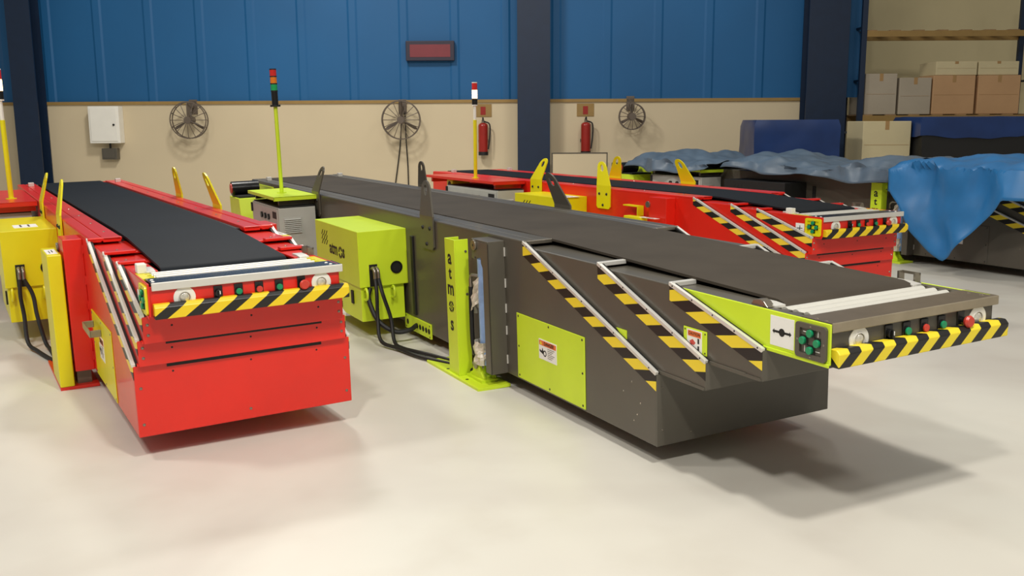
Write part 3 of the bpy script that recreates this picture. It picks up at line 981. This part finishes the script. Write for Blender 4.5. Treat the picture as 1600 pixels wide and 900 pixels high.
def tarp(x0, x1, top, near_hang, material, label, seed, far_hang=.85, yn=-.52, yf=1.26):
    nu, nv = 64, 64
    vs, fs = [], []
    c, s = math.cos(EYAW), math.sin(EYAW)
    for i in range(nu):
        u = i / (nu - 1)
        zl, zt = near_hang(u), top(u)
        prof = [(yf + .06, far_hang), (yf, zt - .08), (yf - .12, zt), (yn + .16, zt), (yn, zt - .07), (yn - .07, zl)]
        segs = [math.dist(prof[k], prof[k + 1]) for k in range(5)]
        tot = sum(segs)
        for j in range(nv):
            t = j / (nv - 1) * tot
            k = 0
            while k < 4 and t > segs[k]:
                t -= segs[k]
                k += 1
            f = min(1, t / segs[k])
            y = prof[k][0] + (prof[k + 1][0] - prof[k][0]) * f
            z = prof[k][1] + (prof[k + 1][1] - prof[k][1]) * f
            x = x0 + (x1 - x0) * u
            q = Vector((x * 2.2 + seed, y * 2.2, z * 1.2))
            n1 = noise.noise(q) * .09 + noise.noise(q * 2.7) * .035
            if k in (0, 4):
                y += n1 * 1.1 - (.05 * math.sin(x * 9 + seed + z * 3) * (1 - f * .2) if k == 4 else 0)
                x += noise.noise(q * 1.3 + Vector((9, 0, 0))) * .08
            else:
                z += n1 * .9
            vs.append((EO.x + x * c - y * s, EO.y + x * s + y * c, max(.03, z)))
    for i in range(nu - 1):
        for j in range(nv - 1):
            fs.append((i * nv + j, i * nv + j + 1, (i + 1) * nv + j + 1, (i + 1) * nv + j))
    o = MB().add(vs, fs).build('tarpaulin', material, smooth=True)
    so = o.modifiers.new('thickness', 'SOLIDIFY')
    so.thickness = .004
    return tag(o, label, 'tarpaulin', 'tarpaulins over the dark conveyor')


tarp(-7.0, -5.05, lambda u: 1.16 + .10 * math.sin(math.pi * min(1, u * 1.6)), lambda u: 1.02 + .05 * math.sin(7 * u) - .10 * math.exp(-((u - .33) / .12) ** 2), 'tarp_grey',
     'crumpled grey-blue tarpaulin heaped over the grey cabinet of the half-hidden conveyor', 3.1)
tarp(-4.9, -1.85, lambda u: 1.22 + .05 * math.sin(9 * u), lambda u: 1.08 - .10 * u + .03 * math.sin(14 * u), 'tarp_grey',
     'long grey-blue tarpaulin over the middle of the half-hidden dark conveyor', 8.4, yn=-.30)
tarp(-1.70, .55, lambda u: 1.27 + .05 * math.sin(3 * u), lambda u: min(.92, .16 + 2.6 * abs(u - .36) ** 1.15), 'tarp_blue',
     'bright blue tarpaulin hanging in a point down the side of the half-hidden conveyor', 5.7)


# ------------------------------------------------------------------ things on the back wall
def X(px, y): return (px - 800) / 1493.5 * y * 1.0


MT['signred'] = mat('red_sign', (120, 42, 50), .5)
MT['signdark'] = mat('dark_sign_frame', (40, 34, 52), .5)
sg = MB().box(-2.05, -1.10, WY - .10, WY, 2.96, 3.34).build('wall_sign', 'signdark', bevel=.01)
MB().box(-1.97, -1.18, WY - .105, WY - .10, 3.03, 3.27).build('sign_face', 'signred', sg)
tag(sg, 'dark framed red sign hanging on the blue wall', 'sign')

bx = MB().box(-8.30, -7.70, WY - .24, WY, 1.40, 2.12).build('electrical_box', 'white', bevel=.012)
MB().box(-8.26, -7.74, WY - .255, WY - .24, 1.44, 2.08).build('door', 'white', bx, bevel=.006)
MB().cyl((-7.80, WY - .255, 1.76), (-7.80, WY - .275, 1.76), .02).build('lock', 'black', bx)
tag(bx, 'white electrical box on the beige wall near the left column', 'box')
jb = MB().box(-8.12, -7.82, WY - .16, WY, 1.08, 1.30).build('junction_box', 'dark', bevel=.01)
MB().box(-8.08, -7.86, WY - .17, WY - .16, 1.11, 1.27).build('cover', 'dark', jb, bevel=.004)
MB().tube([(-7.97, WY - .08, 1.30), (-7.97, WY - .08, 1.40)], .02).build('conduit', 'black', jb)
tag(jb, 'small dark junction box on the wall below the white electrical box', 'box')

MT['fan'] = mat('brown_grey_fan', (96, 84, 72), .5)


def fan(x, z, r, label, cables=False):
    y = WY - .36
    root = empty('wall_fan', (x, WY, z))
    T = lambda p: (p[0], p[1], p[2])
    MB().box(-.08, .08, -.03, 0, .12, .40).build('wall_bracket', 'fan', root, bevel=.005)
    MB().tube([(0, -.03, .26), (0, -.16, .22), (0, -.22, .02)], .022).build('arm', 'fan', root, smooth=True)
    MB().cyl((0, -.16, 0), (0, -.30, 0), .08, .06, n=18).build('motor', 'fan', root, smooth=True)
    for k in range(3):
        a = R(90 + 120 * k)
        m = MB()
        vs = []
        for t, w0 in ((.12, .05), (.45, .13), (.82, .15), (.93, .07)):
            for q, dy in ((-1, .025), (1, -.025)):
                ang = a + q * w0 / max(t, .2) * .55
                vs.append((r * t * math.cos(ang), -.33 + dy, r * t * math.sin(ang)))
        m.add(vs, [(0, 1, 3, 2), (2, 3, 5, 4), (4, 5, 7, 6)])
        b = m.build('blade', 'fan', root)
        so = b.modifiers.new('thickness', 'SOLIDIFY')
        so.thickness = .006
    for k, yy in enumerate((-.27, -.40)):
        MB().ring((0, yy, 0), (0, 1, 0), r, r - .02, .015, n=36).build('guard_ring', 'fan', root)
    for k in range(16):
        a = 2 * math.pi * k / 16
        MB().tube([(.06 * math.cos(a), -.43, .06 * math.sin(a)), (r * .7 * math.cos(a), -.425, r * .7 * math.sin(a)), ((r - .01) * math.cos(a), -.39, (r - .01) * math.sin(a)), ((r - .01) * math.cos(a), -.27, (r - .01) * math.sin(a))], .007, n=5, sub=3).build('guard_wire', 'fan', root)
    MB().cyl((0, -.44, 0), (0, -.42, 0), .07, n=18).build('guard_hub', 'fan', root)
    if cables:
        MB().tube([(-.02, -.05, .14), (-.06, -.04, -.45), (-.13, -.03, -.95), (-.22, -.03, -1.5)], .012, n=6).build('cable', 'black', root)
        MB().tube([(.05, -.05, .14), (.06, -.04, -.45), (.08, -.03, -.95), (.08, -.03, -1.6)], .012, n=6).build('cable', 'black', root)
    return tag(root, label, 'fan', 'fans on the back wall')


fan(X(308, 19.1), 1.84, .36, 'dark wall fan between the white electrical box and the lime signal pole')
fan(X(632, 19.1), 1.82, .38, 'dark wall fan with two cables hanging down, under the red sign', cables=True)
fan(X(985, 19.1), 1.86, .26, 'small dark wall fan to the right of the extinguishers')

MT['ext_red'] = mat('extinguisher_red', (150, 36, 28), .3)


def extinguisher(x, label):
    root = empty('fire_extinguisher', (x, WY, 1.12))
    MB().cyl((0, -.13, .06), (0, -.13, .58), .095, n=22).dome((0, -.13, .58), (0, 0, 1), .095, .06, n=22).build('cylinder', 'ext_red', root, smooth=True)
    MB().cyl((0, -.13, .0), (0, -.13, .07), .098, n=22).build('foot_ring', 'black', root)
    MB().cyl((0, -.13, .63), (0, -.13, .69), .03, n=12).build('valve', 'steel', root)
    MB().prism([(-.24, .69), (-.06, .69), (-.06, .715), (-.24, .74)], 'x', -.015, .015).build('lever', 'black', root)
    MB().tube([(.03, -.13, .66), (.13, -.15, .60), (.13, -.17, .35), (.10, -.19, .12)], .014, n=8).build('hose', 'black', root, smooth=True)
    MB().box(-.10, .10, -.04, 0, .25, .31).build('wall_hook', 'black', root)
    return tag(root, label, 'fire extinguisher', 'fire extinguishers on the back wall')


def ext_sign(x, label):
    s = MB().box(x - .17, x + .17, WY - .012, WY, 1.87, 2.12).build('extinguisher_sign', 'ochre', bevel=.004)
    MB().box(x - .05, x + .05, WY - .015, WY - .012, 1.91, 2.07).build('sign_symbol', 'ext_red', s)
    tag(s, label, 'sign', 'signs above the extinguishers')


MT['ochre2'] = mat('amber_sign', (196, 150, 60), .5)
for px, w in ((757, 'left'), (915, 'right')):
    side = 'left' if w == 'left' else 'right'
    extinguisher(X(px, 19.2), 'red fire extinguisher on the beige wall %s of the middle steel column' % side)
    ext_sign(X(px, 19.2), 'amber sign above the extinguisher %s of the middle steel column' % side)

bd = empty('display_board', (1.32, 18.62, 0))
MB().box(-.52, .52, -.02, .02, .30, 1.16).build('panel', 'beige', bd, bevel=.004)
for a in ((-.54, -.52, .0, 1.18), (.52, .54, .0, 1.18)):
    MB().box(a[0], a[1], -.025, .025, a[2], a[3]).build('post', 'dark', bd)
MB().box(-.52, .52, -.025, .025, 1.16, 1.18).build('rail', 'dark', bd)
for x in (-.53, .53):
    MB().box(x - .02, x + .02, -.25, .25, 0, .03).build('foot', 'dark', bd)
tag(bd, 'beige board in a thin dark frame standing against the back wall', 'board')

# ------------------------------------------------------------------ wrapped goods and rack at the right
MT['wood'] = mat('pallet_wood', (150, 120, 84), .8, var=.15)
MT['carton'] = mat('tan_cardboard', (190, 150, 108), .75, var=.06, scale=2)
MT['carton_pale'] = mat('pale_cardboard', (204, 190, 150), .75, var=.06, scale=2)
MT['carton_grey'] = mat('grey_carton', (172, 160, 140), .75, var=.06, scale=2)
MT['tape'] = mat('packing_tape', (168, 132, 84), .35)


def pallet(x, y, w, d, label):
    root = empty('pallet', (x, y, 0))
    for k in range(3):
        MB().box(-w / 2, w / 2, -d / 2 + k * (d - .1) / 2, -d / 2 + k * (d - .1) / 2 + .1, 0, .02).build('bottom_board', 'wood', root)
        for q in range(3):
            cx = -w / 2 + .06 + q * (w - .12) / 2
            MB().box(cx - .05, cx + .05, -d / 2 + k * (d - .1) / 2, -d / 2 + k * (d - .1) / 2 + .1, .02, .10).build('block', 'wood', root)
    n = 6
    for k in range(n):
        cy = -d / 2 + .05 + k * (d - .1) / (n - 1)
        MB().box(-w / 2, w / 2, cy - .05, cy + .05, .10, .12).build('top_board', 'wood', root)
    tag(root, label, 'pallet', 'pallets under the goods at the right')


def wrapped(x, y, w, d, h, material, label, seed, sheet=None):
    """a film-wrapped load: soft box with creases"""
    n = 20
    m = MB()
    vs, fs = [], []
    ring = []
    for k in range(4):
        a = [(-w / 2, -d / 2), (w / 2, -d / 2), (w / 2, d / 2), (-w / 2, d / 2)]
        p, q = a[k], a[(k + 1) % 4]
        for i in range(n):
            ring.append((p[0] + (q[0] - p[0]) * i / n, p[1] + (q[1] - p[1]) * i / n))
    nz = 16
    for j in range(nz):
        z = .12 + (h - .12) * j / (nz - 1)
        for px, py in ring:
            r = math.hypot(px / (w / 2), py / (d / 2))
            cr = 1 - .05 * max(0, r - 1.1)
            k = cr + .025 * noise.noise(Vector((px * 3 + seed, py * 3, z * 4)))
            if j == nz - 1: k *= .96
            vs.append((x + px * k, y + py * k, z))
    N = len(ring)
    for j in range(nz - 1):
        for i in range(N):
            fs.append((j * N + i, j * N + (i + 1) % N, (j + 1) * N + (i + 1) % N, (j + 1) * N + i))
    fs.append(tuple(range((nz - 1) * N, nz * N)))
    fs.append(tuple(range(N - 1, -1, -1)))
    m.add(vs, fs)
    o = m.build('wrapped_load', material, smooth=True)
    if sheet:
        vs2, fs2 = [], []
        for lv, (zz, kk) in enumerate(((h - .33, 1.035), (h - .05, 1.03), (h + .012, 1.0), (h + .02, .5))):
            for i, (px, py) in enumerate(ring):
                dz = .07 * noise.noise(Vector((px * 2.5 + seed, py * 2.5, 3))) if lv == 0 else .01 * noise.noise(Vector((px * 4, py * 4, lv)))
                vs2.append((x + px * kk, y + py * kk, zz + dz))
        for lv in range(3):
            for i in range(N):
                fs2.append((lv * N + i, lv * N + (i + 1) % N, (lv + 1) * N + (i + 1) % N, (lv + 1) * N + i))
        fs2.append(tuple(range(3 * N, 4 * N)))
        MB().add(vs2, fs2).build('cover_sheet', sheet, o, smooth=True)
    return tag(o, label, 'wrapped goods', 'wrapped goods standing behind the covered conveyor')


pallet(4.93, 17.2, 1.5, 1.1, 'wooden pallet under the dark blue wrapped load')
wrapped(4.93, 17.2, 1.5, 1.1, 1.78, 'film_blue', 'dark blue film wrapped load on a pallet in front of the right column', 2)
pallet(8.2, 17.2, 2.3, 1.2, 'wooden pallet under the black wrapped load at the far right')
wrapped(8.2, 17.2, 2.3, 1.2, 1.80, 'black', 'black wrapped load with a blue sheet over its top, at the far right', 6, sheet='film_blue')


def carton(x, y, z, w, d, h, material, label, group):
    o = MB().box(x - w / 2, x + w / 2, y - d / 2, y + d / 2, z, z + h).build('carton', material, bevel=.01)
    MB().box(x - .035, x + .035, y - d / 2 - .002, y + d / 2 + .002, z + h * .82, z + h + .002).build('packing_tape', 'tape', o)
    MB().box(x - w / 2 + .03, x + w / 2 - .03, y - d / 2 - .004, y - d / 2, z + h * .50, z + h * .505).build('flap_seam', 'tape', o)
    return tag(o, label, 'carton', group)


pallet(6.55, 17.3, .9, .9, 'wooden pallet under the pale cartons between the two wrapped loads')
carton(6.55, 17.3, .12, .85, .85, .80, 'carton_pale', 'lower pale carton on the pallet between the two wrapped loads', 'pale cartons on a pallet')
carton(6.56, 17.3, .925, .84, .82, .82, 'carton_pale', 'upper pale carton on the pallet between the two wrapped loads', 'pale cartons on a pallet')

rk = empty('pallet_rack', (8.55, 19.4, 0))
for x in (-1.75, 1.75):
    for y in (-.45, .45):
        MB().box(x - .05, x + .05, y - .04, y + .04, 0, 4.6).build('upright', 'steelblue', rk)
    for z in (.5, 1.5, 2.5, 3.5):
        MB().box(x - .02, x + .02, -.41, .41, z, z + .04).build('brace', 'steelblue', rk)
for z in (1.74, 3.34):
    for y in (-.48, .48):
        MB().box(-1.70, 1.70, y - .025, y + .025, z, z + .11).build('beam', 'ochre', rk)
    for k in range(8):
        x = -1.6 + k * .457
        MB().box(x - .10, x + .10, -.46, .46, z + .11, z + .13).build('shelf_board', 'wood', rk)
tag(rk, 'tall dark blue pallet rack with ochre beams by the tan wall', 'rack')
zs = 1.87
for x, w, h, mt_, lb in ((7.20, .62, .78, 'carton_grey', 'grey carton at the left end of the pallet rack shelf'),
                         (7.87, .62, .70, 'carton_grey', 'grey carton second from the left on the pallet rack shelf'),
                         (8.62, .82, .74, 'carton', 'tan carton third from the left on the pallet rack shelf'),
                         (9.50, .82, .74, 'carton', 'tan carton at the right end of the pallet rack shelf')):
    carton(x, 19.4, zs, w, .85, h, mt_, lb, 'cartons on the pallet rack')
carton(8.66, 19.4, zs + .745, .80, .78, .26, 'carton_pale', 'flat pale carton lying on the third carton of the rack', 'cartons on the pallet rack')
carton(9.48, 19.4, zs + .745, .78, .78, .26, 'carton_pale', 'flat pale carton lying on the rightmost carton of the rack', 'cartons on the pallet rack')
